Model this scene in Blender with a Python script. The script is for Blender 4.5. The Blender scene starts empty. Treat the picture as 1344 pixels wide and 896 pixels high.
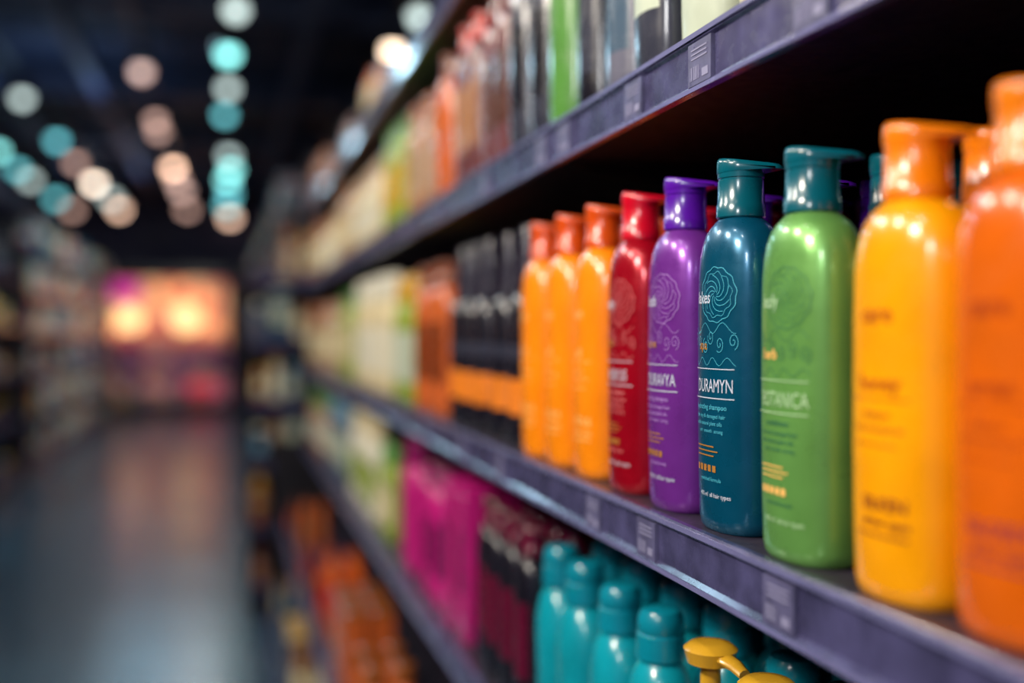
import bpy, math, random
from mathutils import Vector, Matrix
random.seed(7)
EYE = 1.40
scene = bpy.context.scene

# ------------------------------------------------------------------ colour / materials
def lin(c):
    return c/12.92 if c <= 0.04045 else ((c+0.055)/1.055)**2.4
def rgb(r, g, b):
    return (lin(r/255), lin(g/255), lin(b/255), 1.0)

MATS = {}
def plastic(name, col, rough=0.24, coat=0.45, metal=0.0, vary=0.12, scale=18.0, spec=0.5):
    if name in MATS:
        return MATS[name]
    m = bpy.data.materials.new(name)
    m.use_nodes = True
    nt = m.node_tree
    b = nt.nodes['Principled BSDF']
    tc = nt.nodes.new('ShaderNodeTexCoord')
    nz = nt.nodes.new('ShaderNodeTexNoise')
    nz.inputs['Scale'].default_value = scale
    nz.inputs['Detail'].default_value = 3
    nt.links.new(tc.outputs['Object'], nz.inputs['Vector'])
    cr = nt.nodes.new('ShaderNodeValToRGB')
    k = 1-vary
    cr.color_ramp.elements[0].position = 0.3
    cr.color_ramp.elements[1].position = 0.7
    cr.color_ramp.elements[0].color = (col[0]*k, col[1]*k, col[2]*k, 1)
    cr.color_ramp.elements[1].color = (min(1, col[0]*(1+vary)), min(1, col[1]*(1+vary)), min(1, col[2]*(1+vary)), 1)
    nt.links.new(nz.outputs['Fac'], cr.inputs['Fac'])
    nt.links.new(cr.outputs['Color'], b.inputs['Base Color'])
    # faint handling marks: roughness varies over the surface
    n2 = nt.nodes.new('ShaderNodeTexNoise')
    n2.inputs['Scale'].default_value = scale*2.3
    n2.inputs['Detail'].default_value = 5
    nt.links.new(tc.outputs['Object'], n2.inputs['Vector'])
    mr = nt.nodes.new('ShaderNodeMapRange')
    mr.inputs[1].default_value = .3; mr.inputs[2].default_value = .7
    mr.inputs[3].default_value = rough*.75; mr.inputs[4].default_value = min(1, rough*1.35)
    nt.links.new(n2.outputs['Fac'], mr.inputs[0]); nt.links.new(mr.outputs[0], b.inputs['Roughness'])
    b.inputs['Metallic'].default_value = metal
    b.inputs['Coat Weight'].default_value = coat
    b.inputs['Coat Roughness'].default_value = 0.12
    b.inputs['Specular IOR Level'].default_value = spec
    MATS[name] = m
    return m

def glow(name, col, strength):
    if name in MATS:
        return MATS[name]
    m = bpy.data.materials.new(name)
    m.use_nodes = True
    b = m.node_tree.nodes['Principled BSDF']
    b.inputs['Base Color'].default_value = col
    b.inputs['Emission Color'].default_value = col
    b.inputs['Emission Strength'].default_value = strength
    MATS[name] = m
    return m

P = {}
def col(key, r, g, b, **kw):
    P[key] = plastic('plastic_'+key, rgb(r, g, b), **kw)
    return P[key]
col('orange', 214, 96, 12); col('orange_cap', 226, 120, 8)
col('yellow', 246, 160, 8); col('yellow_cap', 236, 124, 8)
col('green', 108, 166, 84, metal=0.35, rough=0.32); col('teal_cap', 2, 88, 104)
col('teal', 4, 84, 116, metal=0.4, rough=0.28); col('purple', 120, 48, 154, metal=0.35, rough=0.3)
col('purple_cap', 84, 18, 156); col('red', 168, 8, 32, metal=0.35, rough=0.24); col('red_cap', 200, 8, 38)
col('amber', 250, 138, 16); col('amber_cap', 208, 76, 16)
col('black', 24, 22, 32); col('black_cap', 44, 40, 54)
col('brown', 150, 82, 34); col('brown_cap', 128, 62, 28)
col('cream', 222, 206, 164); col('white', 224, 220, 200); col('beige', 180, 152, 122)
col('lime', 144, 164, 66); col('leaf', 86, 142, 64); col('grey', 104, 104, 120)
col('charcoal', 52, 54, 68); col('maroon', 106, 56, 58); col('terracotta', 202, 98, 46)
col('magenta', 198, 30, 126); col('magenta_dk', 132, 18, 88); col('aqua', 12, 150, 168)
col('aqua_cap', 8, 128, 150); col('wine', 92, 12, 44); col('scarlet', 190, 40, 30)
col('sky', 110, 160, 190); col('slate', 70, 90, 110); col('gold', 206, 156, 40)
col('pale_label', 180, 190, 170, rough=0.5, coat=0.1); col('orange_label', 226, 124, 30, rough=0.4)
col('pink', 220, 120, 140); col('tan', 166, 116, 80); col('rust', 130, 58, 26); col('bark', 84, 48, 34)
def ink(n, r, g, b, **k): return plastic('print_'+n, rgb(r, g, b), rough=.4, vary=.04, **k)
PRINT_W = ink('white', 198, 204, 222)
PRINT_C = ink('cyan', 74, 176, 200)
PRINT_G = ink('gold', 196, 134, 62, metal=0.3)
PRINT_L = ink('lilac', 176, 132, 208)
PRINT_B = ink('brown', 190, 92, 16)
PRINT_BD = ink('dark_brown', 132, 50, 30)
PRINT_P = ink('peach', 255, 196, 110)
PRINT_D = ink('dark_green', 52, 112, 84)
PRINT_M = ink('mint', 176, 212, 164)
PRINT_R = ink('rose', 222, 128, 130)
PRINT_V = ink('violet', 140, 44, 70)
PRINT_O = ink('burnt_orange', 176, 66, 12)

# ------------------------------------------------------------------ mesh builder
class MB:
    def __init__(s):
        s.v = []; s.f = []; s.m = []; s.mats = []
    def slot(s, mat):
        if mat not in s.mats:
            s.mats.append(mat)
        return s.mats.index(mat)
    def add(s, verts, faces, mats, M=None):
        o = len(s.v)
        if M is not None:
            s.v.extend([tuple(M @ Vector(p)) for p in verts])
        else:
            s.v.extend([tuple(p) for p in verts])
        if not isinstance(mats, list):
            k = s.slot(mats)
            mi = [k]*len(faces)
        else:
            mi = [s.slot(x) for x in mats]
        for f, k in zip(faces, mi):
            s.f.append(tuple(i+o for i in f)); s.m.append(k)
    def box(s, x0, x1, y0, y1, z0, z1, mat):
        v = [(x0,y0,z0),(x1,y0,z0),(x1,y1,z0),(x0,y1,z0),(x0,y0,z1),(x1,y0,z1),(x1,y1,z1),(x0,y1,z1)]
        f = [(0,3,2,1),(4,5,6,7),(0,1,5,4),(1,2,6,5),(2,3,7,6),(3,0,4,7)]
        s.add(v, f, mat)
    def prism_y(s, poly, y0, y1, mat):
        n = len(poly)
        v = [(p[0], y0, p[1]) for p in poly]+[(p[0], y1, p[1]) for p in poly]
        f = [(i, (i+1) % n, n+(i+1) % n, n+i) for i in range(n)]
        f += [tuple(range(n-1, -1, -1)), tuple(range(n, 2*n))]
        s.add(v, f, mat)
    def build(s, name, smooth=True, parent=None, loc=(0, 0, 0)):
        me = bpy.data.meshes.new(name)
        me.from_pydata(s.v, [], s.f)
        for m in s.mats:
            me.materials.append(m)
        me.polygons.foreach_set('material_index', s.m)
        me.validate()
        me.update()
        if smooth:
            me.polygons.foreach_set('use_smooth', [True]*len(me.polygons))
            try:
                me.set_sharp_from_angle(angle=math.radians(38))
            except Exception:
                pass
        ob = bpy.data.objects.new(name, me)
        ob.location = loc
        scene.collection.objects.link(ob)
        if parent:
            ob.parent = parent
        return ob

def loft(rings, start=True, end=True):
    n = len(rings[0]); v = []; f = []
    for r in rings:
        v.extend(r)
    for i in range(len(rings)-1):
        for j in range(n):
            a = i*n+j; b = i*n+(j+1) % n
            f.append((a, b, b+n, a+n))
    if start: f.append(tuple(range(n-1, -1, -1)))
    if end:
        o = (len(rings)-1)*n
        f.append(tuple(range(o, o+n)))
    return v, f

def se(a, b, n, t):
    c, s_ = math.cos(t), math.sin(t)
    return (a*math.copysign(abs(c)**(2/n), c), b*math.copysign(abs(s_)**(2/n), s_))
def ring(a, b, n, z, N, cx=0, cy=0):
    out = []
    for j in range(N):
        t = 2*math.pi*j/N
        x, y = se(a, b, n, t)
        out.append((x+cx, y+cy, z))
    return out

def lathe(prof, N, lab=None):
    prof = list(prof)
    if lab:
        for lz in lab[:2]:
            for i in range(len(prof)-1):
                if prof[i][0] < lz-1e-5 and prof[i+1][0] > lz+1e-5:
                    p, q = prof[i], prof[i+1]
                    t = (lz-p[0])/(q[0]-p[0])
                    prof.insert(i+1, (lz,)+tuple(p[k]+(q[k]-p[k])*t for k in (1, 2, 3))+(p[4],))
                    break
    rings = [ring(p[1], p[2], p[3], p[0], N) for p in prof]
    v, f = loft(rings)
    roles = []
    for i in range(len(prof)-1):
        zc = (prof[i][0]+prof[i+1][0])/2
        for j in range(N):
            t = 360*(j+.5)/N
            r = prof[i][4]
            if lab and lab[0] < zc < lab[1] and abs(t-270) < lab[2]:
                r = 'label'
            roles.append(r)
    roles += [prof[0][4], prof[-2][4]]
    return v, f, roles

def merge(*gs):
    V, F, R = [], [], []
    for v, f, r in gs:
        o = len(V)
        V += v; F += [tuple(i+o for i in x) for x in f]; R += r
    return V, F, R

def flip_profile(W, D, H):
    a, b = W/2, D/2
    h = H*.838
    r = min(a, b)*.57
    L = [(0, .84, .84), (.003/.237, .92, .92), (.010/.237, .955, .955), (.04/.237, .98, .98), (.09/.237, 1, 1), (.170/.237, 1, 1), (.192/.237, .985, .985),
         (.206/.237, .95, .955), (.216/.237, .89, .91), (.224/.237, .79, .84), (.229/.237, .67, .76), (.2325/.237, .54, .67), (.235/.237, .45, .60)]
    out = [(t*h, a*x, b*y, 2.25, 'body') for t, x, y in L]
    out.append((h, r, r, 2.0, 'body'))
    return out, h, r

def cap_flip(z0, H, r, N, beak=(0.8, 0.6), tilt=0.16):
    hc = H-z0
    R = r*1.12
    prof = [(z0-.001, R*.98, R*.98, 2, 'cap'), (z0, R*1.04, R*1.04, 2, 'cap'), (z0+hc*.20, R*1.04, R*1.04, 2, 'cap'), (z0+hc*.22, R*1.00, R*1.00, 2, 'cap'),
            (z0+hc*.60, R*.97, R*.97, 2, 'cap'), (z0+hc*.61, R*.945, R*.945, 2, 'cap'), (z0+hc*.635, R*.945, R*.945, 2, 'cap'),
            (z0+hc*.645, R*.985, R*.985, 2, 'cap'), (z0+hc*.82, R*1.0, R*1.0, 2, 'cap')]
    g1 = lathe(prof, N)
    M = max(24, N)
    ang0 = math.atan2(beak[1], beak[0])
    R1, R2, d = R*1.02, R*.40, R*1.5
    al = math.acos((R1-R2)/d)
    pts = []
    for j in range(M):
        t = -math.pi+2*math.pi*j/M
        if abs(t) <= al:
            pts.append((d+R2*math.cos(t*1.0), R2*math.sin(t)))
        else:
            pts.append((R1*math.cos(t), R1*math.sin(t)))
    ca, sa = math.cos(ang0), math.sin(ang0)
    def lr(sc, z, tl):
        o = []
        for x, y in pts:
            X, Y = x*sc, y*sc
            zz = z-tl*max(0, X+R1)
            o.append((X*ca-Y*sa, X*sa+Y*ca, zz))
        return o
    zt = H
    z1 = z0+hc*.70
    rg = [lr(.90, z1+.001, -.03), lr(.985, z1+hc*.02, -.03), lr(1.0, z1+hc*.05, -.03), lr(1.0, zt-hc*.08, tilt), lr(.97, zt-hc*.03, tilt), lr(.9, zt, tilt)]
    v, f = loft(rg)
    return merge(g1, (v, f, ['cap']*len(f)))

CACHE = {}
def geo(kind, W, D, H, N=20, label=True):
    key = (kind, round(W, 4), round(D, 4), round(H, 4), N, label)
    if key in CACHE:
        return CACHE[key]
    a, b = W/2, D/2
    if kind == 'flip':
        prof, h, r = flip_profile(W, D, H)
        g = merge(lathe(prof, N, (h*.25, h*.72, 55) if label else None), cap_flip(h, H, r, N))
    elif kind == 'spray':
        h = H*.66
        prof = [(0, a*.9, a*.9, 2, 'body'), (.004, a, a, 2, 'body'), (h*.22, a, a, 2, 'band'), (h*.46, a, a, 2, 'body'), (h*.60, a, a, 2, 'label'), (h*.70, a, a, 2, 'body'), (h*.92, a, a, 2, 'body'), (h*.97, a*.93, a*.93, 2, 'body'), (h*1.02, a*.78, a*.78, 2, 'body'), (h*1.05, a*.60, a*.60, 2, 'cap'),
                (h*1.06, a*.66, a*.66, 2, 'cap'), (H*.84, a*.58, a*.58, 2, 'cap'), (H*.845, a*.52, a*.52, 2, 'cap'), (H*.97, a*.46, a*.46, 2, 'cap'), (H, a*.36, a*.36, 2, 'cap')]
        g = lathe(prof, N)
    elif kind == 'round':
        h = H*.80
        prof = [(0, a*.88, b*.88, 2.2, 'body'), (.004, a*.97, b*.97, 2.2, 'body'), (h*.1, a, b, 2.2, 'body'), (h*.74, a, b, 2.2, 'body'), (h*.85, a*.95, b*.95, 2.2, 'body'),
                (h*.93, a*.80, b*.82, 2.1, 'body'), (h*.98, a*.60, b*.64, 2, 'body'), (h, a*.5, a*.5, 2, 'cap'), (h+.002, a*.60, a*.60, 2, 'cap'), (H*.95, a*.56, a*.56, 2, 'cap'), (H*.985, a*.52, a*.52, 2, 'cap'), (H, a*.42, a*.42, 2, 'cap')]
        g = lathe(prof, N, (h*.2, h*.7, 55) if label else None)
    elif kind == 'domed':
        # shower gel: oval shoulders, waist, stepped flip cap
        h = H*.80
        prof = [(0, a*.88, b*.88, 2.2, 'body'), (.004, a*.97, b*.97, 2.2, 'body'), (h*.1, a, b, 2.2, 'body'), (h*.45, a*.93, b*.95, 2.2, 'body'), (h*.70, a, b, 2.2, 'body'), (h*.80, a*.98, b*.98, 2.2, 'label'),
                (h*.88, a*.88, b*.90, 2.1, 'label'), (h*.94, a*.74, b*.80, 2.1, 'body'), (h*.985, a*.58, b*.66, 2, 'body'), (h, a*.5, a*.5, 2, 'cap'), (h+.002, a*.62, a*.62, 2, 'cap'), (H*.90, a*.60, a*.60, 2, 'cap'), (H*.905, a*.55, a*.55, 2, 'cap'),
                (H*.915, a*.59, a*.59, 2, 'cap'), (H*.965, a*.57, a*.57, 2, 'cap'), (H*.99, a*.48, a*.48, 2, 'cap'), (H, a*.32, a*.32, 2, 'cap')]
        g = lathe(prof, N)
    elif kind == 'tottle':
        h = H*.17
        prof = [(0, a*.72, b*.86, 2.1, 'cap'), (.003, a*.78, b*.92, 2.1, 'cap'), (h, a*.80, b*.95, 2.1, 'cap'), (h+.001, a*.86, b*.97, 2.1, 'body'), (H*.5, a, b*.9, 2.2, 'body'), (H*.85, a*.97, b*.6, 2.3, 'body'),
                (H*.96, a*.9, b*.34, 2.3, 'body'), (H, a*.78, b*.14, 2.3, 'body')]
        g = lathe(prof, N, (H*.35, H*.8, 60) if label else None)
    elif kind == 'jar':
        prof = [(0, a*.9, a*.9, 2, 'body'), (.004, a, a, 2, 'body'), (H*.6, a, a, 2, 'body'), (H*.63, a*.94, a*.94, 2, 'cap'), (H*.65, a*1.02, a*1.02, 2, 'cap'), (H*.96, a*1.02, a*1.02, 2, 'cap'), (H, a*.95, a*.95, 2, 'cap')]
        g = lathe(prof, N, (H*.15, H*.5, 60) if label else None)
    elif kind == 'pump':
        h = H*.70
        prof = [(0, a*.9, b*.9, 2.3, 'body'), (.004, a, b, 2.3, 'body'), (h*.8, a, b, 2.3, 'body'), (h*.92, a*.86, b*.88, 2.2, 'body'), (h*.98, a*.5, b*.6, 2, 'body'), (h, .016, .016, 2, 'cap'), (h+.001, .019, .019, 2, 'cap'), (h+.016, .018, .018, 2, 'cap'),
                (h+.018, .009, .009, 2, 'cap'), (H-.018, .008, .008, 2, 'cap'), (H-.016, .019, .019, 2, 'cap'), (H-.005, .022, .022, 2, 'cap'), (H-.001, .017, .017, 2, 'cap'), (H, .009, .009, 2, 'cap')]
        g1 = lathe(prof, N, (h*.2, h*.75, 55) if label else None)
        rg = []
        for t, w, hh, dz in ((0, .012, .006, 0), (.018, .010, .005, .001), (.032, .0075, .0045, -.001), (.042, .006, .004, -.005)):
            rr = []
            for j in range(10):
                q = 2*math.pi*j/10
                rr.append((w*math.cos(q)*.25+t*.95, t*.25-w*math.cos(q)*.9, H-.010+dz+hh*math.sin(q)))
            rg.append(rr)
        v, f = loft(rg)
        g = merge(g1, (v, f, ['cap']*len(f)))
    elif kind == 'carton':
        def rr(z, k, c):
            A, B = a*k, b*k
            return [(-A+c, -B, z), (A-c, -B, z), (A, -B+c, z), (A, B-c, z), (A-c, B, z), (-A+c, B, z), (-A, B-c, z), (-A, -B+c, z)]
        v, f = loft([rr(0, .97, .003), rr(.002, 1, .003), rr(H*.30, 1, .003), rr(H*.72, 1, .003), rr(H-.014, 1, .003), rr(H-.013, .965, .003), rr(H-.008, .965, .003), rr(H-.007, 1, .003), rr(H-.001, 1, .003), rr(H, .96, .003)])
        roles = []
        for i in range(9):
            for j in range(8):
                roles.append('label' if (i == 2 and j == 0) else ('cap' if i > 4 else 'body'))
        roles += ['body', 'cap']
        g = (v, f, roles)
    CACHE[key] = g
    return g

RX_M = Matrix.Rotation(-math.pi/2, 4, 'Z')   # front faces -X
RX_P = Matrix.Rotation(math.pi/2, 4, 'Z')    # front faces +X
def put(mb, g, x, y, z, body, cap, label=None, band=None, face=-1, jit=0.06):
    mp = {'body': body, 'cap': cap, 'label': label or body, 'band': band or body}
    R = RX_M if face == -1 else (RX_P if face == 1 else Matrix.Identity(4))
    M = Matrix.Translation((x, y, z)) @ Matrix.Rotation(random.uniform(-jit, jit), 4, 'Z') @ R
    mb.add(g[0], g[1], [mp[r] for r in g[2]], M)

# ------------------------------------------------------------------ main shelving
S_TOP, S_UP, S_MAIN, S_LOW, S_STEP, S_BASE = EYE+.553, EYE+.224, EYE-.152, EYE-.494, EYE-.86, EYE-1.26
XF = 0.34
DEPTH = 0.46
M_SHELF = plastic('shelf_dark_metal', rgb(44, 38, 52), rough=0.42, coat=0.1, scale=30, vary=.2)
M_PANEL = plastic('shelf_back_panel', rgb(52, 28, 54), rough=0.55, coat=0.0, scale=6, vary=.3)
M_RAIL = plastic('price_rail_plastic', rgb(68, 66, 102), rough=0.25, coat=0.6, scale=26, vary=.45)
M_RAILE = plastic('price_rail_edge', rgb(110, 110, 154), rough=0.22, coat=0.6, vary=.15)
M_TAG = plastic('price_tag_paper', rgb(88, 86, 120), rough=0.35, coat=.5, vary=.25, scale=60)
M_TAGI = plastic('price_tag_ink', rgb(134, 132, 164), rough=0.5, coat=.2, vary=.05)
M_FRAME = plastic('black_frame_metal', rgb(20, 20, 28), rough=0.4, coat=.1)

def shelf_bay(mb, xf, xb, y0, y1, z, rail_h=.045):
    g = .0025
    y0 += g; y1 -= g
    mb.box(xf+.006, xb, y0, y1, z-.018, z, M_SHELF)
    poly = [(xf+.006, z+.001), (xf+.001, z+.001), (xf-.001, z-.002), (xf, z-.006), (xf+.003, z-.008), (xf+.003, z-rail_h+.007),
            (xf-.001, z-rail_h+.004), (xf-.001, z-rail_h), (xf+.004, z-rail_h-.001), (xf+.010, z-rail_h+.003), (xf+.010, z-.012)]
    poly = poly[::-1]
    mb.prism_y(poly, y0, y1, M_RAIL)
    mb.box(xf-.0016, xf+.002, y0, y1, z-.0045, z-.0005, M_RAILE)
    mb.box(xf-.0022, xf+.002, y0, y1, z-rail_h, z-rail_h+.0035, M_RAILE)
    for yy in (y0+.004, y1-.010):
        mb.prism_y([(xb, z-.018), (xb, z-.075), (xf+.10, z-.03), (xf+.05, z-.018)], yy, yy+.006, M_FRAME)

shelf = MB()
bays = [-1.21, -.01, 1.19, 2.39, 3.59, 4.79]
XB = XF+DEPTH
for i in range(5):
    y0, y1 = bays[i], bays[i+1]
    for z in (S_TOP, S_UP, S_MAIN, S_LOW):
        shelf_bay(shelf, XF, XB, y0, y1, z)
    shelf_bay(shelf, .235, XB, y0, y1, S_STEP)
    shelf_bay(shelf, .175, XB, y0, y1, S_BASE)
    shelf.box(.19, XB, y0+.002, y1-.002, 0, S_BASE-.046, M_FRAME)
    shelf.box(XB, XB+.012, y0, y1, 0, EYE+.80, M_PANEL)
    shelf.box(XB-.022, XB-.001, y0-.018, y0+.018, 0, EYE+.80, M_FRAME)
    for k in range(40):
        zz = .12+k*.052
        shelf.box(XB-.0235, XB-.0218, y0-.004, y0+.004, zz, zz+.025, M_SHELF)
shelf.box(.19, XB+.012, 4.792, 4.815, 0, EYE-.50, M_FRAME)
shelf.box(XF+.02, XB+.012, 4.792, 4.815, EYE-.50, EYE+.80, M_FRAME)
shelf_ob = shelf.build('store_shelving', smooth=False)

tags = MB()
def tag(y, z, w=.038, h=.032, x=XF):
    tags.box(x-.0005, x+.0028, y-w/2, y+w/2, z-.040, z-.040+h, M_TAG)
    xx = x-.0009
    yy = y+w/2-.004
    for k in range(9):
        t = random.choice((.0006, .0010, .0016))
        tags.box(xx, x, yy-t, yy, z-.036, z-.026, M_TAGI)
        yy -= t+.0012
        if yy < y: break
    tags.box(xx, x, y-w/2+.004, y-w/2+.014, z-.036, z-.030, M_TAGI)
    for k in range(3):
        tags.box(xx, x, y-w/2+.006, y+w/2-.006, z-.014-k*.0034, z-.0128-k*.0034, M_TAGI)
for y in (.36, .585, .80, .93, 1.28, 1.5, 1.8, 2.1, 2.5, 2.9, 3.4, 4.0):
    tag(y, S_MAIN)
for y in (.55, .70, .83, 1.02, 1.1, 1.36, 1.7, 2.0, 2.6, 3.2):
    tag(y, S_UP)
for y in (1.35, 1.7, 2.1, 2.7, 3.3):
    tag(y, S_LOW)
tags.build('price_tags', smooth=False, parent=shelf_ob)

# ------------------------------------------------------------------ hero bottles with printed fronts
TXT = {}
def text_geo(body, size, bold=0.0):
    k = (body, size, bold)
    if k in TXT: return TXT[k]
    cu = bpy.data.curves.new('t', 'FONT')
    cu.body = body; cu.size = size; cu.align_x = 'CENTER'; cu.resolution_u = 3
    cu.offset = size*bold
    ob = bpy.data.objects.new('t', cu)
    scene.collection.objects.link(ob)
    dg = bpy.context.evaluated_depsgraph_get()
    dg.update()
    me = ob.evaluated_get(dg).to_mesh()
    v = [(p.co.x, p.co.y) for p in me.vertices]
    f = [tuple(p.vertices) for p in me.polygons]
    ob.evaluated_get(dg).to_mesh_clear()
    bpy.data.objects.remove(ob); bpy.data.curves.remove(cu)
    TXT[k] = (v, f)
    return TXT[k]

HW, HD, HH = .081, .056, .283
PROF, HB, RN = flip_profile(HW, HD, HH)
tab = []
s_ = 0; prev = None
for i in range(0, 801):
    t = -math.pi/2+math.pi/2*i/800*0.999
    pp = se(HW/2, HD/2, 2.25, t)
    if prev: s_ += math.dist(pp, prev)
    tab.append((s_, t)); prev = pp
def phi_of(s):
    a = abs(s); lo, hi = 0, 800
    while hi-lo > 1:
        m = (lo+hi)//2
        if tab[m][0] < a: lo = m
        else: hi = m
    t = tab[hi][1]
    return t if s >= 0 else -math.pi-t
def surf(s, z, off=.00045):
    for i in range(len(PROF)-1):
        if PROF[i][0] <= z <= PROF[i+1][0]:
            q0, q = PROF[i], PROF[i+1]; k = (z-q0[0])/(q[0]-q0[0])
            a = q0[1]+(q[1]-q0[1])*k; b = q0[2]+(q[2]-q0[2])*k
            break
    t = phi_of(s)
    x, y = se(a+off, b+off, 2.25, t)
    return (x, y, z)
def print_text(mb, body, s, z, size, mat, M, sx=1.0, bold=0.006):
    v, f = text_geo(body, size, bold)
    mb.add([surf(s+q[0]*sx, z+q[1]) for q in v], f, mat, M)
def print_line(mb, pts, w, mat, M, closed=False):
    n = len(pts); V = []; F = []
    for i, (x, z) in enumerate(pts):
        x0, z0 = pts[(i-1) % n] if (closed or i > 0) else pts[i]
        x1, z1 = pts[(i+1) % n] if (closed or i < n-1) else pts[i]
        dx, dz = x1-x0, z1-z0; L = math.hypot(dx, dz) or 1
        nx, nz = -dz/L*w/2, dx/L*w/2
        V += [surf(x+nx, z+nz), surf(x-nx, z-nz)]
    for i in range(n if closed else n-1):
        j = (i+1) % n
        F.append((2*i, 2*i+1, 2*j+1, 2*j))
    mb.add(V, F, mat, M)
def seg(x0, x1, z, k=24):
    return [(x0+(x1-x0)*i/k, z) for i in range(k+1)]
def circ(cx, cz, r, k=40, wob=0, nw=5):
    return [(cx+(r+wob*math.sin(nw*2*math.pi*i/k))*math.cos(2*math.pi*i/k), cz+(r+wob*math.sin(nw*2*math.pi*i/k))*math.sin(2*math.pi*i/k)) for i in range(k)]

HGEO = merge(lathe(PROF, 96), cap_flip(HB, HH, RN, 48))
def hero(y, body, cap, inks, words, style=0, x=.377, rot=0.0, seed=1, zs=1.0):
    mb = MB()
    rnd = random.Random(seed)
    M = Matrix.Rotation(rot, 4, 'Z') @ RX_M
    mp = {'body': body, 'cap': cap}
    mb.add(HGEO[0], HGEO[1], [mp[r] for r in HGEO[2]], M)
    main, sec, acc = inks
    c = .006
    if style == 0:
        # botanical rosette and tendrils
        print_line(mb, circ(c+.006, .178, .0205, k=60, wob=.0006, nw=12), .0006, sec, M, True)
        print_line(mb, circ(c+.006, .178, .0165, k=60, wob=.0010, nw=10), .0004, sec, M, True)
        for k in range(9):
            a0 = k*2*math.pi/9
            sp = [(c+.006+(.002+.013*i/14)*math.cos(a0+i*.13), .178+(.002+.013*i/14)*math.sin(a0+i*.13)) for i in range(15)]
            print_line(mb, sp, .0005, sec, M)
        for k in range(6):
            x0 = -.022+k*.010+rnd.uniform(-.002, .002); z0 = .133+rnd.uniform(-.004, .005)
            sp = [(x0+.0045*(1-i/26)*math.cos(i*.42+k), z0+.010+.0065*(1-i/26)*math.sin(i*.42+k)) for i in range(24)]
            print_line(mb, sp, .0005, sec, M)
        print_line(mb, [(c-.026+i*.0018, .153+.004*math.sin(i*.5+seed)) for i in range(30)], .0004, sec, M)
        print_line(mb, [(c-.026+i*.0018, .128+.003*math.sin(i*.7+seed)) for i in range(30)], .0004, sec, M)
        print_text(mb, words[0], c-.012, .172, .0130, main, M, sx=.85, bold=.012)
        print_text(mb, words[1], c-.012, .137, .010, acc, M, bold=.02)
        print_line(mb, seg(-.030, .031, .1225), .0007, main, M)
        print_text(mb, words[2], c+.001, .105, .0145, main, M, sx=.66, bold=0)
        print_line(mb, seg(-.030, .031, .1005), .0008, main, M)
        print_text(mb, words[3], c-.003, .092, .0056, sec, M, bold=.008)
        print_text(mb, 'for dry & damaged hair', c-.003, .0855, .0043, sec, M)
        print_text(mb, 'with natural plant oils', c-.005, .0800, .0043, sec, M)
        print_text(mb, 'soft  smooth  strong', c-.002, .0745, .0040, sec, M)
        for k, zz in enumerate((.064, .0605, .057)):
            print_line(mb, seg(-.018, .010+.005*(k % 2), zz, 12), .0010, acc, M)
        for k in range(5):
            print_line(mb, seg(-.018+.0065*k, -.0135+.0065*k, .0475, 3), .005, acc, M)
        print_text(mb, 'enriched formula', c-.002, .038, .0042, sec, M)
        print_text(mb, '400 ml  all hair types', c+.002, .026, .0048, main, M, bold=.008)
    else:
        print_text(mb, words[0], c-.004, .164, .0150, sec, M, bold=.02)
        print_text(mb, words[1], c-.002, .124, .0135, sec, M, bold=.02)
        print_line(mb, seg(-.024, .026, .119), .0008, sec, M)
        print_text(mb, words[3], c-.003, .108, .0060, sec, M)
        print_text(mb, 'for dry & damaged hair', c-.003, .100, .0044, sec, M)
        print_line(mb, seg(-.018, .018, .092), .0008, sec, M)
        print_text(mb, words[2], c+.002, .054, .0110, acc, M, bold=.02)
        print_text(mb, 'all hair types', c+.003, .0445, .0070, acc, M, bold=.015)
        print_line(mb, seg(-.016, .026, .039), .0014, acc, M)
    ob = mb.build('shampoo_bottle', loc=(x, y, S_MAIN+.0004))
    ob.scale = (1, 1, zs)
    return ob

p = P
hero(.415, p['orange'], p['orange_cap'], (PRINT_V, PRINT_O, PRINT_V), ('care', 'argan', 'GLOSSY', 'shampoo'), 1, x=.380, zs=.968)
hero(.499, p['yellow'], p['yellow_cap'], (PRINT_B, PRINT_B, PRINT_BD), ('care', 'honey', 'SILKEN', 'shampoo'), 1, x=.377, zs=.952)
hero(.603, p['green'], p['teal_cap'], (PRINT_M, PRINT_D, PRINT_P), ('leafy', 'herb', 'BOTANICA', 'conditioner'), 0, x=.375, seed=2, zs=.968)
hero(.707, p['teal'], p['teal_cap'], (PRINT_W, PRINT_C, PRINT_G), ('lakes', 'spa', 'DURAMYN', 'hydrating shampoo'), 0, x=.378, seed=3)
hero(.805, p['purple'], p['purple_cap'], (PRINT_W, PRINT_L, PRINT_G), ('lush', 'tone', 'DURAVYA', 'toning shampoo'), 0, x=.378, seed=4)
hero(.903, p['red'], p['red_cap'], (PRINT_W, PRINT_R, PRINT_G), ('ruby', 'vita', 'RUBYLIS', 'colour shampoo'), 0, x=.378, seed=5)
for y, x in ((1.004, .378), (1.098, .376), (1.190, .374)):
    hero(y, p['amber'], p['amber_cap'], (PRINT_P, PRINT_P, PRINT_P), ('sun', 'oil', 'CITRUS', 'shampoo'), 1, x=x)

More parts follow.
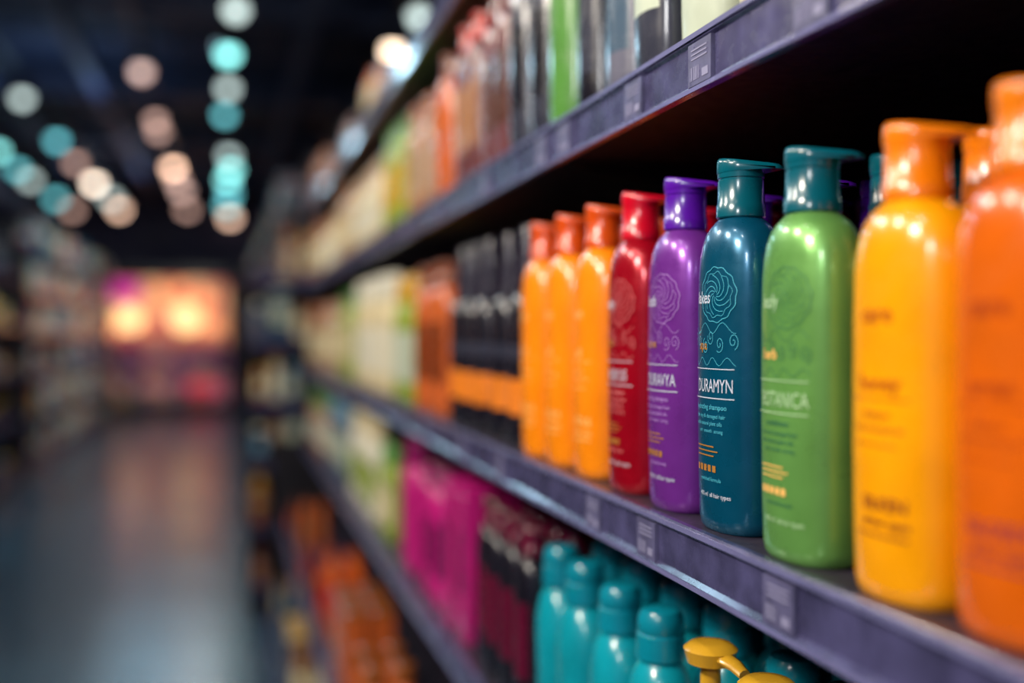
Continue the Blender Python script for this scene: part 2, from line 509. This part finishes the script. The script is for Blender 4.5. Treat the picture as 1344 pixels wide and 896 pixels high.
mb = MB()
gh = geo('flip', HW, HD, HH*.965, 32, False)
for y, b_, c_ in ((.415, 'orange', 'orange_cap'), (.51, 'yellow', 'yellow_cap'), (.603, 'teal', 'teal_cap'), (.707, 'purple', 'purple_cap'), (.805, 'purple', 'purple_cap'),
                  (.903, 'red', 'red_cap'), (1.004, 'amber', 'amber_cap'), (1.098, 'amber', 'amber_cap'), (1.19, 'amber', 'amber_cap'), (.32, 'orange', 'orange_cap')):
    for r in (1, 2, 3):
        put(mb, gh, .377+r*.066, y+.004*r, S_MAIN+.0004, p[b_], p[c_], jit=.03)
for y in (.32, .225, .13):
    put(mb, gh, .382, y, S_MAIN+.0004, p['orange'], p['orange_cap'])
mb.build('shampoo_bottle_stock')

def rowset(name, entries, z, rows, x0, face=-1, N=22, jy=.004):
    mb = MB()
    for e in entries:
        y, kind, W, D, H, b_, c_, l_ = e[:8]
        band = p[e[8]] if len(e) > 8 else None
        g = geo(kind, W, D, H, N, l_ is not None)
        step = (W if kind in ('spray', 'jar') else D)+.006
        off = random.uniform(0, .006)
        for r in range(rows):
            put(mb, g, x0-face*(step/2-.003+off)+(-face)*r*step, y+random.uniform(-jy, jy), z+.0004, p[b_], p[c_], p[l_] if l_ else None, band if r == 0 else None, face, .05)
    return mb.build(name)

def rep(y0, y1, kind, W, D, H, b_, c_, l_=None, band=None, gap=.014):
    n = max(1, int((y1-y0)/(W+gap)+.05))
    st = (y1-y0)/n
    base = [(y0+(i+.5)*st, kind, W, D, H, b_, c_, l_) for i in range(n)]
    if band: base = [q+(band,) for q in base]
    return base

X1 = XF+.012
# main shelf, further on
rowset('hair_spray_bottles', rep(1.245, 1.71, 'spray', .054, .054, .287, 'black', 'black_cap', 'charcoal', 'orange_label', gap=.038), S_MAIN, 2, X1)
rowset('conditioner_bottles', rep(1.73, 2.02, 'flip', .078, .056, .275, 'terracotta', 'brown_cap', 'rust', gap=.018), S_MAIN, 3, X1)
rowset('conditioner_bottles', rep(2.04, 2.30, 'round', .066, .05, .265, 'lime', 'gold', 'pale_label', gap=.02), S_MAIN, 3, X1)
rowset('body_lotion_bottles', rep(2.32, 3.0, 'round', .068, .050, .285, 'cream', 'white', 'white', gap=.045), S_MAIN, 1, X1)
rowset('conditioner_bottles', rep(3.07, 3.40, 'flip', .072, .05, .27, 'lime', 'leaf', 'cream', gap=.05), S_MAIN, 1, X1)
rowset('body_lotion_bottles', rep(3.45, 4.05, 'flip', .072, .05, .25, 'beige', 'tan', 'cream', gap=.07)+rep(4.10, 4.74, 'round', .072, .05, .25, 'tan', 'brown', 'cream', gap=.07), S_MAIN, 1, X1)
# upper shelf
up = []
up += rep(.30, .58, 'flip', .080, .055, .262, 'charcoal', 'black', 'grey')
up += rep(.60, .70, 'round', .080, .055, .26, 'cream', 'white', 'pale_label')
up += rep(.71, .80, 'flip', .080, .055, .262, 'pale_label', 'leaf', 'leaf')
up += rep(.81, .89, 'flip', .070, .052, .262, 'charcoal', 'charcoal', 'pale_label')
up += rep(.895, .975, 'round', .068, .052, .262, 'grey', 'black', 'slate')
up += rep(.98, 1.05, 'round', .058, .052, .262, 'black', 'black', 'charcoal')
up += rep(1.06, 1.145, 'flip', .070, .055, .27, 'leaf', 'leaf', None)
up += rep(1.15, 1.31, 'flip', .068, .055, .265, 'charcoal', 'grey', 'black')
up += rep(1.32, 1.48, 'flip', .068, .055, .262, 'maroon', 'maroon', 'bark')
up += rep(1.49, 1.65, 'flip', .068, .055, .262, 'maroon', 'scarlet', 'tan')
up += rep(1.67, 1.84, 'flip', .085, .06, .255, 'terracotta', 'rust', 'orange')
up += rep(1.88, 2.10, 'round', .075, .055, .225, 'tan', 'brown', 'beige', gap=.03)
up += rep(2.14, 2.44, 'flip', .070, .05, .235, 'lime', 'leaf', 'gold', gap=.03)
up += rep(2.48, 3.05, 'round', .075, .05, .20, 'cream', 'beige', 'white', gap=.04)
up += rep(3.1, 3.5, 'flip', .075, .05, .22, 'beige', 'tan', 'cream', gap=.05)
up += rep(3.55, 4.1, 'round', .075, .05, .18, 'cream', 'tan', 'white', gap=.05)
up += rep(4.15, 4.74, 'flip', .075, .05, .22, 'tan', 'brown', 'cream', gap=.06)
rowset('assorted_hair_products', up, S_UP, 2, X1, N=28)
tp = []
tp += rep(2.55, 2.75, 'round', .085, .06, .135, 'tan', 'maroon', 'beige')
tp += rep(2.78, 2.98, 'flip', .08, .05, .16, 'gold', 'orange', 'cream')
tp += rep(3.2, 3.5, 'round', .08, .05, .12, 'tan', 'maroon', 'beige', gap=.04)
tp += rep(3.6, 3.9, 'flip', .08, .05, .10, 'beige', 'maroon', 'tan', gap=.04)
tp += rep(4.1, 4.74, 'round', .08, .05, .17, 'tan', 'brown', 'rust', gap=.05)
rowset('assorted_hair_products', tp, S_TOP, 2, X1+.02)
# lower shelf
rowset('pump_soap_bottles', rep(.36, .80, 'pump', .070, .05, .240, 'yellow', 'gold', 'yellow', gap=.016), S_LOW, 1, X1)
rowset('shower_gel_bottles', rep(.815, 1.215, 'domed', .074, .060, .238, 'aqua', 'aqua_cap', 'aqua', gap=.022), S_LOW, 5, X1, N=28, jy=.008)
mbx = MB()
for y in (.40, .49, .58, .67, .76):
    for r in range(5):
        put(mbx, geo('domed', .074, .060, .225, 28), X1+.10+r*.066, y+random.uniform(-.006, .006), S_LOW+.0004, p['aqua'], p['aqua_cap'], p['aqua'])
mbx.build('shower_gel_bottles')
rowset('hair_dye_bottles', rep(1.225, 1.52, 'flip', .058, .05, .245, 'black', 'wine', 'wine', gap=.014), S_LOW, 2, X1)
mbx = MB()
for y in (1.26, 1.34, 1.42, 1.49):
    for r in range(4):
        put(mbx, geo('flip', .06, .05, .24, 22), X1+.15+r*.06, y, S_LOW+.0004, p['wine'], p['scarlet'], p['black'])
mbx.build('hair_dye_bottles')
rowset('hair_dye_cartons', rep(1.54, 1.73, 'carton', .056, .05, .245, 'magenta', 'magenta', 'magenta_dk', gap=.038)+rep(1.75, 1.95, 'flip', .062, .05, .245, 'magenta', 'magenta_dk', 'magenta_dk', gap=.036), S_LOW, 2, X1)
rowset('shower_gel_bottles', rep(2.02, 2.20, 'round', .074, .055, .275, 'magenta', 'magenta_dk', 'magenta', gap=.016), S_LOW, 1, X1)
rowset('body_lotion_bottles', rep(2.34, 2.55, 'round', .07, .055, .22, 'lime', 'leaf', 'cream', gap=.03)+rep(2.58, 3.15, 'round', .07, .055, .255, 'white', 'cream', 'lime', gap=.05)
       + rep(3.2, 3.9, 'flip', .07, .055, .24, 'slate', 'sky', 'pale_label', gap=.07)+rep(3.95, 4.74, 'round', .07, .055, .22, 'tan', 'leaf', 'white', gap=.07), S_LOW, 1, X1)

def mix(y0, y1, palette, hmin, hmax, kinds=('round', 'flip', 'tottle', 'jar', 'carton', 'spray'), gap=.012):
    out = []; y = y0
    while y < y1-.1:
        kind = random.choice(kinds)
        W = random.uniform(.055, .085)
        k = random.choice((1, 2, 3))
        H = random.uniform(hmin, hmax)
        if kind == 'jar': H *= .5
        H = round(H, 2); W = round(W, 2)
        b_, c_, l_ = random.choice(palette)
        for i in range(k):
            if y+W/2 > y1-.03: break
            out.append((y+W/2, kind, W, min(W, .055), H, b_, c_, l_))
            y += W+gap
        y += gap*2
    return out
PAL_LOW = [('rust', 'brown_cap', 'terracotta'), ('bark', 'wine', 'rust'), ('terracotta', 'brown', 'tan'), ('maroon', 'wine', 'bark'), ('brown', 'rust', 'cream'), ('orange', 'maroon', 'scarlet')]
PAL_MIX = [('cream', 'tan', 'white'), ('slate', 'charcoal', 'sky'), ('tan', 'brown', 'cream'), ('grey', 'black', 'white'), ('maroon', 'wine', 'pink'), ('teal', 'teal_cap', 'pale_label'),
           ('black', 'gold', 'charcoal'), ('beige', 'terracotta', 'cream'), ('charcoal', 'slate', 'pale_label'), ('white', 'sky', 'terracotta')]
PAL_DIM = [('charcoal', 'slate', 'pale_label'), ('black', 'gold', 'tan'), ('slate', 'black', 'cream'), ('bark', 'tan', 'beige'), ('grey', 'maroon', 'cream'), ('teal', 'black', 'slate'), ('maroon', 'black', 'tan')]
rowset('assorted_bath_products', mix(.3, 2.0, PAL_DIM, .16, .24)+mix(2.0, 4.76, PAL_LOW, .16, .25, gap=.04), S_STEP, 2, .25, N=14)
rowset('assorted_bath_products', mix(.3, 4.76, PAL_DIM+PAL_MIX[:3], .14, .26, gap=.03), S_BASE, 3, .19, N=14)

# ------------------------------------------------------------------ other gondolas
def gondola(name, xf, xb, y0, y1, levels, top, bay=1.2):
    mb = MB(); sgn = 1 if xb > xf else -1
    n = max(1, round((y1-y0)/bay)); st = (y1-y0)/n
    a, b = min(xf, xb), max(xf, xb)
    for z in levels:
        for i in range(n):
            mb.box(a, b, y0+i*st+.003, y0+(i+1)*st-.003, z-.02, z, M_SHELF)
            fx = xf-sgn*.004
            mb.box(min(fx, xf+sgn*.008), max(fx, xf+sgn*.008), y0+i*st+.003, y0+(i+1)*st-.003, z-.045, z+.002, M_RAIL)
    mb.box(min(xb, xb+sgn*.02), max(xb, xb+sgn*.02), y0, y1, 0, top, M_PANEL)
    for i in range(n+1):
        yy = y0+i*st
        mb.box(min(xb, xb-sgn*.03), max(xb, xb-sgn*.03), yy-.02, yy+.02, 0, top, M_FRAME)
    mb.box(a+.03, b, y0, y1, 0, levels[0]-.02, M_FRAME)
    for yy in (y0-.025, y1):
        mb.box(a+.01, b+.0, yy, yy+.025, 0, top, M_FRAME)
    return mb.build(name, smooth=False)
PAL_FAR = PAL_MIX+[('tan', 'maroon', 'pink'), ('pink', 'white', 'white'), ('slate', 'teal', 'cream')]
lv = [.14, .52, .90, 1.28, 1.66, 2.04]
gondola('aisle_shelving', .28, .78, 5.6, 15.5, lv, 2.10)
for z in lv:
    rowset('assorted_store_products', mix(5.63, 15.4, PAL_FAR, .18, .30), z, 2, .29, N=10)
mb = MB()
EX0, EX1, EY0, EY1 = .09, .80, 5.10, 5.52
elv = [.16, .46, .76, 1.06, 1.36, 1.66]
ETOP = 1.72
for z in elv:
    mb.box(EX0+.02, EX1-.02, EY0, EY1, z-.018, z, M_SHELF)
    mb.box(EX0+.02, EX1-.02, EY0-.006, EY0+.004, z-.04, z+.002, M_RAIL)
mb.box(EX0, EX1, EY1, EY1+.02, 0, ETOP, M_PANEL)
mb.box(EX0, EX0+.015, EY0+.12, EY1, 0, ETOP, M_FRAME)
mb.box(EX1-.015, EX1, EY0+.12, EY1, 0, ETOP, M_FRAME)
mb.box(EX0+.02, EX1-.02, EY0+.02, EY1, 0, .14, M_FRAME)
ecd = mb.build('end_cap_display', smooth=False)
mb = MB()
PAL_E = [('tan', 'maroon', 'pink'), ('slate', 'sky', 'pale_label'), ('cream', 'tan', 'white'), ('maroon', 'pink', 'cream'), ('charcoal', 'white', 'sky'), ('beige', 'brown', 'tan'), ('slate', 'white', 'grey'), ('teal', 'white', 'pale_label'), ('brown', 'gold', 'cream')]
for z in elv:
    x = EX0+.06
    if z > 1.6: x = .30
    while x < EX1-.08:
        W = random.choice((.06, .07, .08)); H = round(random.uniform(.15, .245), 2)
        kind = random.choice(('round', 'flip', 'tottle', 'carton', 'spray'))
        b_, c_, l_ = random.choice(PAL_E)
        g = geo(kind, W, .055, H, 12)
        for r in range(3):
            put(mb, g, x, EY0+.045+r*.09, z+.0004, p[b_], p[c_], p[l_], face=0)
        x += W+.02
mb.build('end_cap_products', parent=ecd)

lv2 = [.14, .55, .96, 1.37, 1.78, 2.19]
gondola('aisle_shelving', -1.80, -2.30, 10.6, 17.8, lv2, 2.25)
PAL_LEFT = PAL_MIX+[('pink', 'white', 'white'), ('terracotta', 'cream', 'gold'), ('white', 'grey', 'sky'), ('magenta', 'white', 'pink')]
for z in lv2:
    rowset('assorted_store_products', mix(10.63, 17.7, PAL_LEFT, .22, .33, gap=.03), z, 2, -1.81, face=1, N=10)
gondola('cosmetics_stand', -1.78, -2.5, 6.4, 9.9, [.20, .62, 1.04, 1.46, 1.88], 2.35)
for z, pl in ((.20, PAL_DIM), (.62, [('black', 'gold', 'maroon'), ('maroon', 'wine', 'pink')]), (1.04, PAL_DIM+PAL_MIX[:4]), (1.46, [('gold', 'cream', 'white'), ('cream', 'gold', 'tan')]), (1.88, [('black', 'charcoal', 'slate')])):
    rowset('cosmetics_products', mix(6.5, 9.8, pl, .14, .26, gap=.05), z, 1, -1.82, face=1, N=10)
gondola('aisle_shelving', -4.2, -4.7, 8.0, 17.5, lv2[:5], 2.0)
for z in lv2[1:5]:
    rowset('assorted_store_products', mix(8.1, 17.4, PAL_LEFT, .22, .33), z, 1, -4.21, face=1, N=8)

# ------------------------------------------------------------------ far illuminated display
YE = 18.6
def display_mat(name, cols, strength):
    m = bpy.data.materials.new(name); m.use_nodes = True
    nt = m.node_tree; b = nt.nodes['Principled BSDF']
    tc = nt.nodes.new('ShaderNodeTexCoord')
    nz = nt.nodes.new('ShaderNodeTexNoise'); nz.inputs['Scale'].default_value = 3.2; nz.inputs['Detail'].default_value = 1
    cr = nt.nodes.new('ShaderNodeValToRGB')
    e = cr.color_ramp.elements
    e[0].position = .34; e[0].color = rgb(*cols[0])
    e[1].position = .66; e[1].color = rgb(*cols[3])
    x = e.new(.44); x.color = rgb(*cols[1])
    x = e.new(.54); x.color = rgb(*cols[2])
    nt.links.new(tc.outputs['Object'], nz.inputs['Vector'])
    nt.links.new(nz.outputs['Fac'], cr.inputs['Fac'])
    nt.links.new(cr.outputs['Color'], b.inputs['Base Color']); nt.links.new(cr.outputs['Color'], b.inputs['Emission Color'])
    b.inputs['Emission Strength'].default_value = strength
    return m
def sphere(cx, cy, cz, r, mat, mb, n=12):
    rg = []
    for i in range(1, 8):
        a = -math.pi/2+math.pi*i/8
        rg.append([(cx+r*math.cos(a)*math.cos(q*2*math.pi/n), cy+r*math.cos(a)*math.sin(q*2*math.pi/n), cz+r*math.sin(a)) for q in range(n)])
    v, f = loft(rg); mb.add(v, f, mat)
mb = MB()
DM = display_mat('backlit_warm_panel', [(150, 60, 90), (195, 110, 90), (215, 140, 100), (235, 195, 150)], .62)
DL = display_mat('backlit_rose_panel', [(50, 24, 60), (120, 50, 90), (170, 100, 120), (210, 150, 120)], .55)
G_GLOBE = glow('warm_globe_lamp', rgb(255, 205, 140), 2.1)
G_GLOB2 = glow('orange_globe_lamp', rgb(250, 160, 105), 1.4)
G_PINK = glow('magenta_neon', rgb(180, 30, 140), 1.2)
mb.box(-2.05, .05, YE, YE+.25, 0, 2.45, M_FRAME)
mb.box(-2.0, 0.0, YE-.02, YE-.001, 1.15, 2.25, DM)
mb.box(-2.0, 0.0, YE-.02, YE-.001, .15, 1.10, DL)
mb.box(-2.0, -1.45, YE-.035, YE-.021, 1.90, 2.20, G_PINK)
mb.box(-.65, -.20, YE-.035, YE-.021, .20, .50, glow('red_panel', rgb(200, 30, 70), 1.0))
for zz in (.12, .58, 1.10):
    mb.box(-2.03, .03, YE-.30, YE-.02, zz, zz+.03, M_FRAME)
mb.box(-2.09, -2.05, YE-.30, YE+.25, 0, 2.5, M_FRAME)
mb.box(.05, .09, YE-.30, YE+.25, 0, 2.5, M_FRAME)
for gx, gz, gr, gm in ((-1.60, 1.58, .21, G_GLOBE), (-.68, 1.60, .24, G_GLOBE), (-.36, 1.95, .13, G_GLOB2), (-1.10, 2.05, .10, G_GLOB2), (-.22, 1.45, .12, G_GLOB2), (-1.85, 1.4, .10, G_GLOB2), (-.75, 2.1, .10, G_GLOB2)):
    sphere(gx, YE-.26, gz, gr, gm, mb, 16)
    mb.box(gx-.01, gx+.01, YE-.24, YE-.02, gz-.01, gz+.01, M_FRAME)
disp = mb.build('illuminated_cosmetics_display')
mb = MB()
for zz in (.151, .611, 1.131):
    x = -1.95
    while x < -.05:
        W = random.choice((.08, .1, .12)); H = random.uniform(.16, .34 if zz < 1 else .12)
        g = geo(random.choice(('round', 'flip', 'jar')), W, .05, round(H, 2), 10)
        b_, c_, l_ = random.choice([('magenta', 'white', 'pink'), ('gold', 'white', 'cream'), ('white', 'pink', 'scarlet'), ('purple', 'gold', 'white'), ('cream', 'gold', 'orange'), ('scarlet', 'gold', 'cream')])
        mb.add(g[0], g[1], [{'body': p[b_], 'cap': p[c_], 'label': p[l_], 'band': p[b_]}[r] for r in g[2]], Matrix.Translation((x, YE-.13, zz)))
        x += W+.03
mb.build('display_products', parent=disp)

# ------------------------------------------------------------------ room
def floor_mat():
    m = bpy.data.materials.new('polished_floor_tiles'); m.use_nodes = True
    nt = m.node_tree; b = nt.nodes['Principled BSDF']
    tc = nt.nodes.new('ShaderNodeTexCoord')
    br = nt.nodes.new('ShaderNodeTexBrick')
    br.offset = 0; br.inputs['Scale'].default_value = 1.0
    br.inputs['Brick Width'].default_value = .6; br.inputs['Row Height'].default_value = .6
    br.inputs['Mortar Size'].default_value = .008
    br.inputs['Color1'].default_value = rgb(56, 80, 94); br.inputs['Color2'].default_value = rgb(40, 56, 70)
    br.inputs['Mortar'].default_value = rgb(18, 24, 30)
    nt.links.new(tc.outputs['Object'], br.inputs['Vector'])
    nt.links.new(br.outputs['Color'], b.inputs['Base Color'])
    nz = nt.nodes.new('ShaderNodeTexNoise'); nz.inputs['Scale'].default_value = 2.5
    nt.links.new(tc.outputs['Object'], nz.inputs['Vector'])
    mr = nt.nodes.new('ShaderNodeMapRange'); mr.inputs[3].default_value = .18; mr.inputs[4].default_value = .30
    nt.links.new(nz.outputs['Fac'], mr.inputs[0]); nt.links.new(mr.outputs[0], b.inputs['Roughness'])
    b.inputs['Specular IOR Level'].default_value = .7
    return m
X0R, X1R, Y0R, Y1R, ZC = -7.5, 3.5, -3.5, 19.2, 3.95
mb = MB(); mb.box(X0R, X1R, Y0R, Y1R, -.05, 0, floor_mat()); mb.build('floor', False)
M_CEIL = plastic('ceiling_dark_paint', rgb(32, 42, 66), rough=.8, coat=0, scale=2, vary=.3)
M_WALL = plastic('wall_dark_paint', rgb(36, 38, 66), rough=.8, coat=0, scale=2, vary=.2)
mb = MB(); mb.box(X0R, X1R, Y0R, Y1R, ZC, ZC+.05, M_CEIL); mb.build('ceiling', False)
mb = MB(); mb.box(X0R, X1R, Y1R, Y1R+.1, 0, ZC, M_WALL); mb.build('wall_far', False)
mb = MB(); mb.box(X0R-.1, X0R, Y0R, Y1R, 0, ZC, M_WALL); mb.build('wall_left', False)
mb = MB(); mb.box(X1R, X1R+.1, Y0R, Y1R, 0, ZC, M_WALL); mb.build('wall_right', False)

M_BEAM = plastic('beam_steel', rgb(62, 76, 108), rough=.5, coat=0)
mb = MB()
for y in range(2, 19, 3):
    mb.box(X0R, X1R, y-.06, y+.06, ZC-.22, ZC-.19, M_BEAM)
    mb.box(X0R, X1R, y-.06, y+.06, ZC-.03, ZC, M_BEAM)
    mb.box(X0R, X1R, y-.01, y+.01, ZC-.19, ZC-.03, M_BEAM)
for x in (-1.15, -2.1, .6):
    mb.box(x-.05, x+.05, -3, 19.1, ZC-.34, ZC-.23, M_BEAM)
mb.build('ceiling_beams', False)
mb = MB()
v, f = loft([[(-3.1+.22*math.cos(t*math.pi/8), y, ZC-.60+.22*math.sin(t*math.pi/8)) for t in range(16)] for y in (-3, 19.1)])
mb.add(v, f, M_BEAM)
for y in range(-2, 19, 2):
    v, f = loft([[(-3.1+.235*math.cos(t*math.pi/8), yy, ZC-.60+.235*math.sin(t*math.pi/8)) for t in range(16)] for yy in (y, y+.05)])
    mb.add(v, f, M_BEAM)
    mb.box(-3.11, -3.09, y+.02, y+.04, ZC-.38, ZC, M_BEAM)
mb.build('ventilation_duct')

ZL = EYE+2.0
G_TEAL = glow('bulb_teal', rgb(140, 232, 228), 5.0)
G_TEAL2 = glow('bulb_teal_dim', rgb(110, 205, 215), 3.4)
G_WARM = glow('bulb_warm', rgb(255, 208, 180), 4.6)
G_WARM2 = glow('bulb_warm_dim', rgb(225, 180, 165), 2.4)
G_COOL = glow('bulb_cool', rgb(195, 214, 210), 3.2)
G_BRT = glow('bulb_bright', rgb(255, 225, 195), 7)
def track(x, items):
    mb = MB()
    mb.box(x-.02, x+.02, -1.0, 18.5, ZL+.20, ZL+.23, M_FRAME)
    for y in range(0, 19, 3):
        mb.box(x-.006, x+.006, y-.006, y+.006, ZL+.23, ZC, M_FRAME)
    for d, mat in items:
        y = (d-.268*x)/.963
        k = max(1.0, d/10.0)
        dx = random.uniform(-.04, .04)
        rg = []
        for z, r in ((ZL+.20, .02), (ZL+.17, .025), (ZL+.165, .07*k), (ZL+.03, .078*k), (ZL+.03, .068*k), (ZL+.10, .05*k)):
            rg.append([(x+dx+r*math.cos(q*math.pi/8), y+r*math.sin(q*math.pi/8), z) for q in range(16)])
        v, f = loft(rg); mb.add(v, f, M_FRAME)
        sphere(x+dx, y, ZL+.015, .058*k, mat, mb)
    return mb.build('track_lighting')
T, T2, W_, W2, C_, B_ = G_TEAL, G_TEAL2, G_WARM, G_WARM2, G_COOL, G_BRT
track(0.02, [(1, T), (3, T), (5, T), (6.45, C_), (7.5, T), (8.55, C_), (9.6, T2), (11.8, C_), (12.8, T), (13.7, T), (15.0, T2), (16.5, T2), (18.2, W_)])
track(-.65, [(1, W_), (3, W_), (5, W_), (8.0, W2), (9.85, W2), (10.4, W2), (12.7, W_), (13.7, W2), (14.8, W2), (17.0, W2)])
track(-1.72, [(1, W_), (3, W_), (5.5, W_), (8.9, C_), (10.9, T2), (12.3, W2), (14.0, B_), (15.6, C_), (17.0, W_), (18.3, B_)])
track(-2.5, [(9.4, C_), (11.5, T), (12.8, T2), (13.7, C_), (15.6, T2), (17, W2)])
track(1.17, [(3, W_), (4.8, W_), (6.6, C_), (7.42, B_), (12.3, B_), (14, W_)])
track(-4.6, [(14, W_), (15.5, T2), (17, W2)])

# ------------------------------------------------------------------ lights
def area(name, loc, target, sx, sy, power, colr):
    L = bpy.data.lights.new(name, 'AREA'); L.shape = 'RECTANGLE'; L.size = sx; L.size_y = sy
    L.energy = power; L.color = colr
    o = bpy.data.objects.new(name, L); o.location = loc
    o.rotation_euler = (Vector(target)-Vector(loc)).to_track_quat('-Z', 'Y').to_euler()
    scene.collection.objects.link(o); return o
W1 = (1.0, .90, .77); C1 = (.50, .80, 1.0)
area('ceiling_or_fill_lamp', (-1.25, .30, 2.55), (.38, .70, 1.38), .45, .25, 40, W1)
area('ceiling_or_fill_lamp', (-.95, -.75, 2.2), (.38, .60, 1.38), .25, .25, 11, (.95, .95, .95))
area('ceiling_or_fill_lamp', (-1.30, 1.5, 2.8), (.38, 1.25, 1.38), .4, .25, 20, W1)
area('ceiling_or_fill_lamp', (-1.2, 3.2, 3.0), (.38, 3.0, 1.5), .5, .3, 25, W1)
area('ceiling_or_fill_lamp', (-.8, 3.9, 3.1), (.4, 5.2, 1.2), .5, .3, 20, W1)  # added fill lamp that brightens the end cap, no fixture modelled
for y, pw in ((4.8, 26), (8, 40), (11.5, 36), (15, 30)):
    area('ceiling_or_fill_lamp', (-.8, y, 3.5), (-.8, y+.01, 0), 1.4, .4, pw, C1)
area('ceiling_or_fill_lamp', (-.3, 13, 3.3), (-2.0, 13.5, 1.0), 1.0, .4, 42, W1)
area('ceiling_or_fill_lamp', (-.7, 8.4, 3.0), (-1.9, 8.9, 1.5), .4, .3, 14, W1)  # small lamp added so the cosmetics stand looks lit
for y in (5, 10, 15):
    area('ceiling_fill', (-1.4, y, 3.3), (-1.4, y+.01, 3.95), 1.2, .2, 6, (.40, .65, 1.0))  # upward fill lights, added to lift the ceiling out of black
for x, y, pw in ((-.65, .1, 20), (-.65, .9, 20), (-.4, 2.2, 20)):
    L = bpy.data.lights.new('track_spot', 'SPOT'); L.energy = pw; L.spot_size = math.radians(60); L.spot_blend = .5; L.shadow_soft_size = .03; L.color = (1, .93, .85)
    o = bpy.data.objects.new('track_spot', L); o.location = (x, y, 3.0)
    o.rotation_euler = (Vector((.38, y+.5, 1.35))-o.location).to_track_quat('-Z', 'Y').to_euler()
    scene.collection.objects.link(o)

w = bpy.data.worlds.new('World'); scene.world = w; w.use_nodes = True
bg = w.node_tree.nodes['Background']; bg.inputs[0].default_value = (.26, .21, .42, 1); bg.inputs[1].default_value = .38

# ------------------------------------------------------------------ camera
cam = bpy.data.cameras.new('camera'); co = bpy.data.objects.new('camera', cam)
scene.collection.objects.link(co)
co.location = (0, 0, EYE)
co.rotation_euler = (math.radians(90-.64), 0, -math.radians(15.55))
cam.lens = 36; cam.sensor_width = 36; cam.clip_start = .02; cam.clip_end = 100
cam.dof.use_dof = True; cam.dof.focus_distance = .775; cam.dof.aperture_fstop = 1.42
scene.camera = co
scene.view_settings.view_transform = 'Standard'
scene.view_settings.look = 'None'
scene.view_settings.exposure = 0
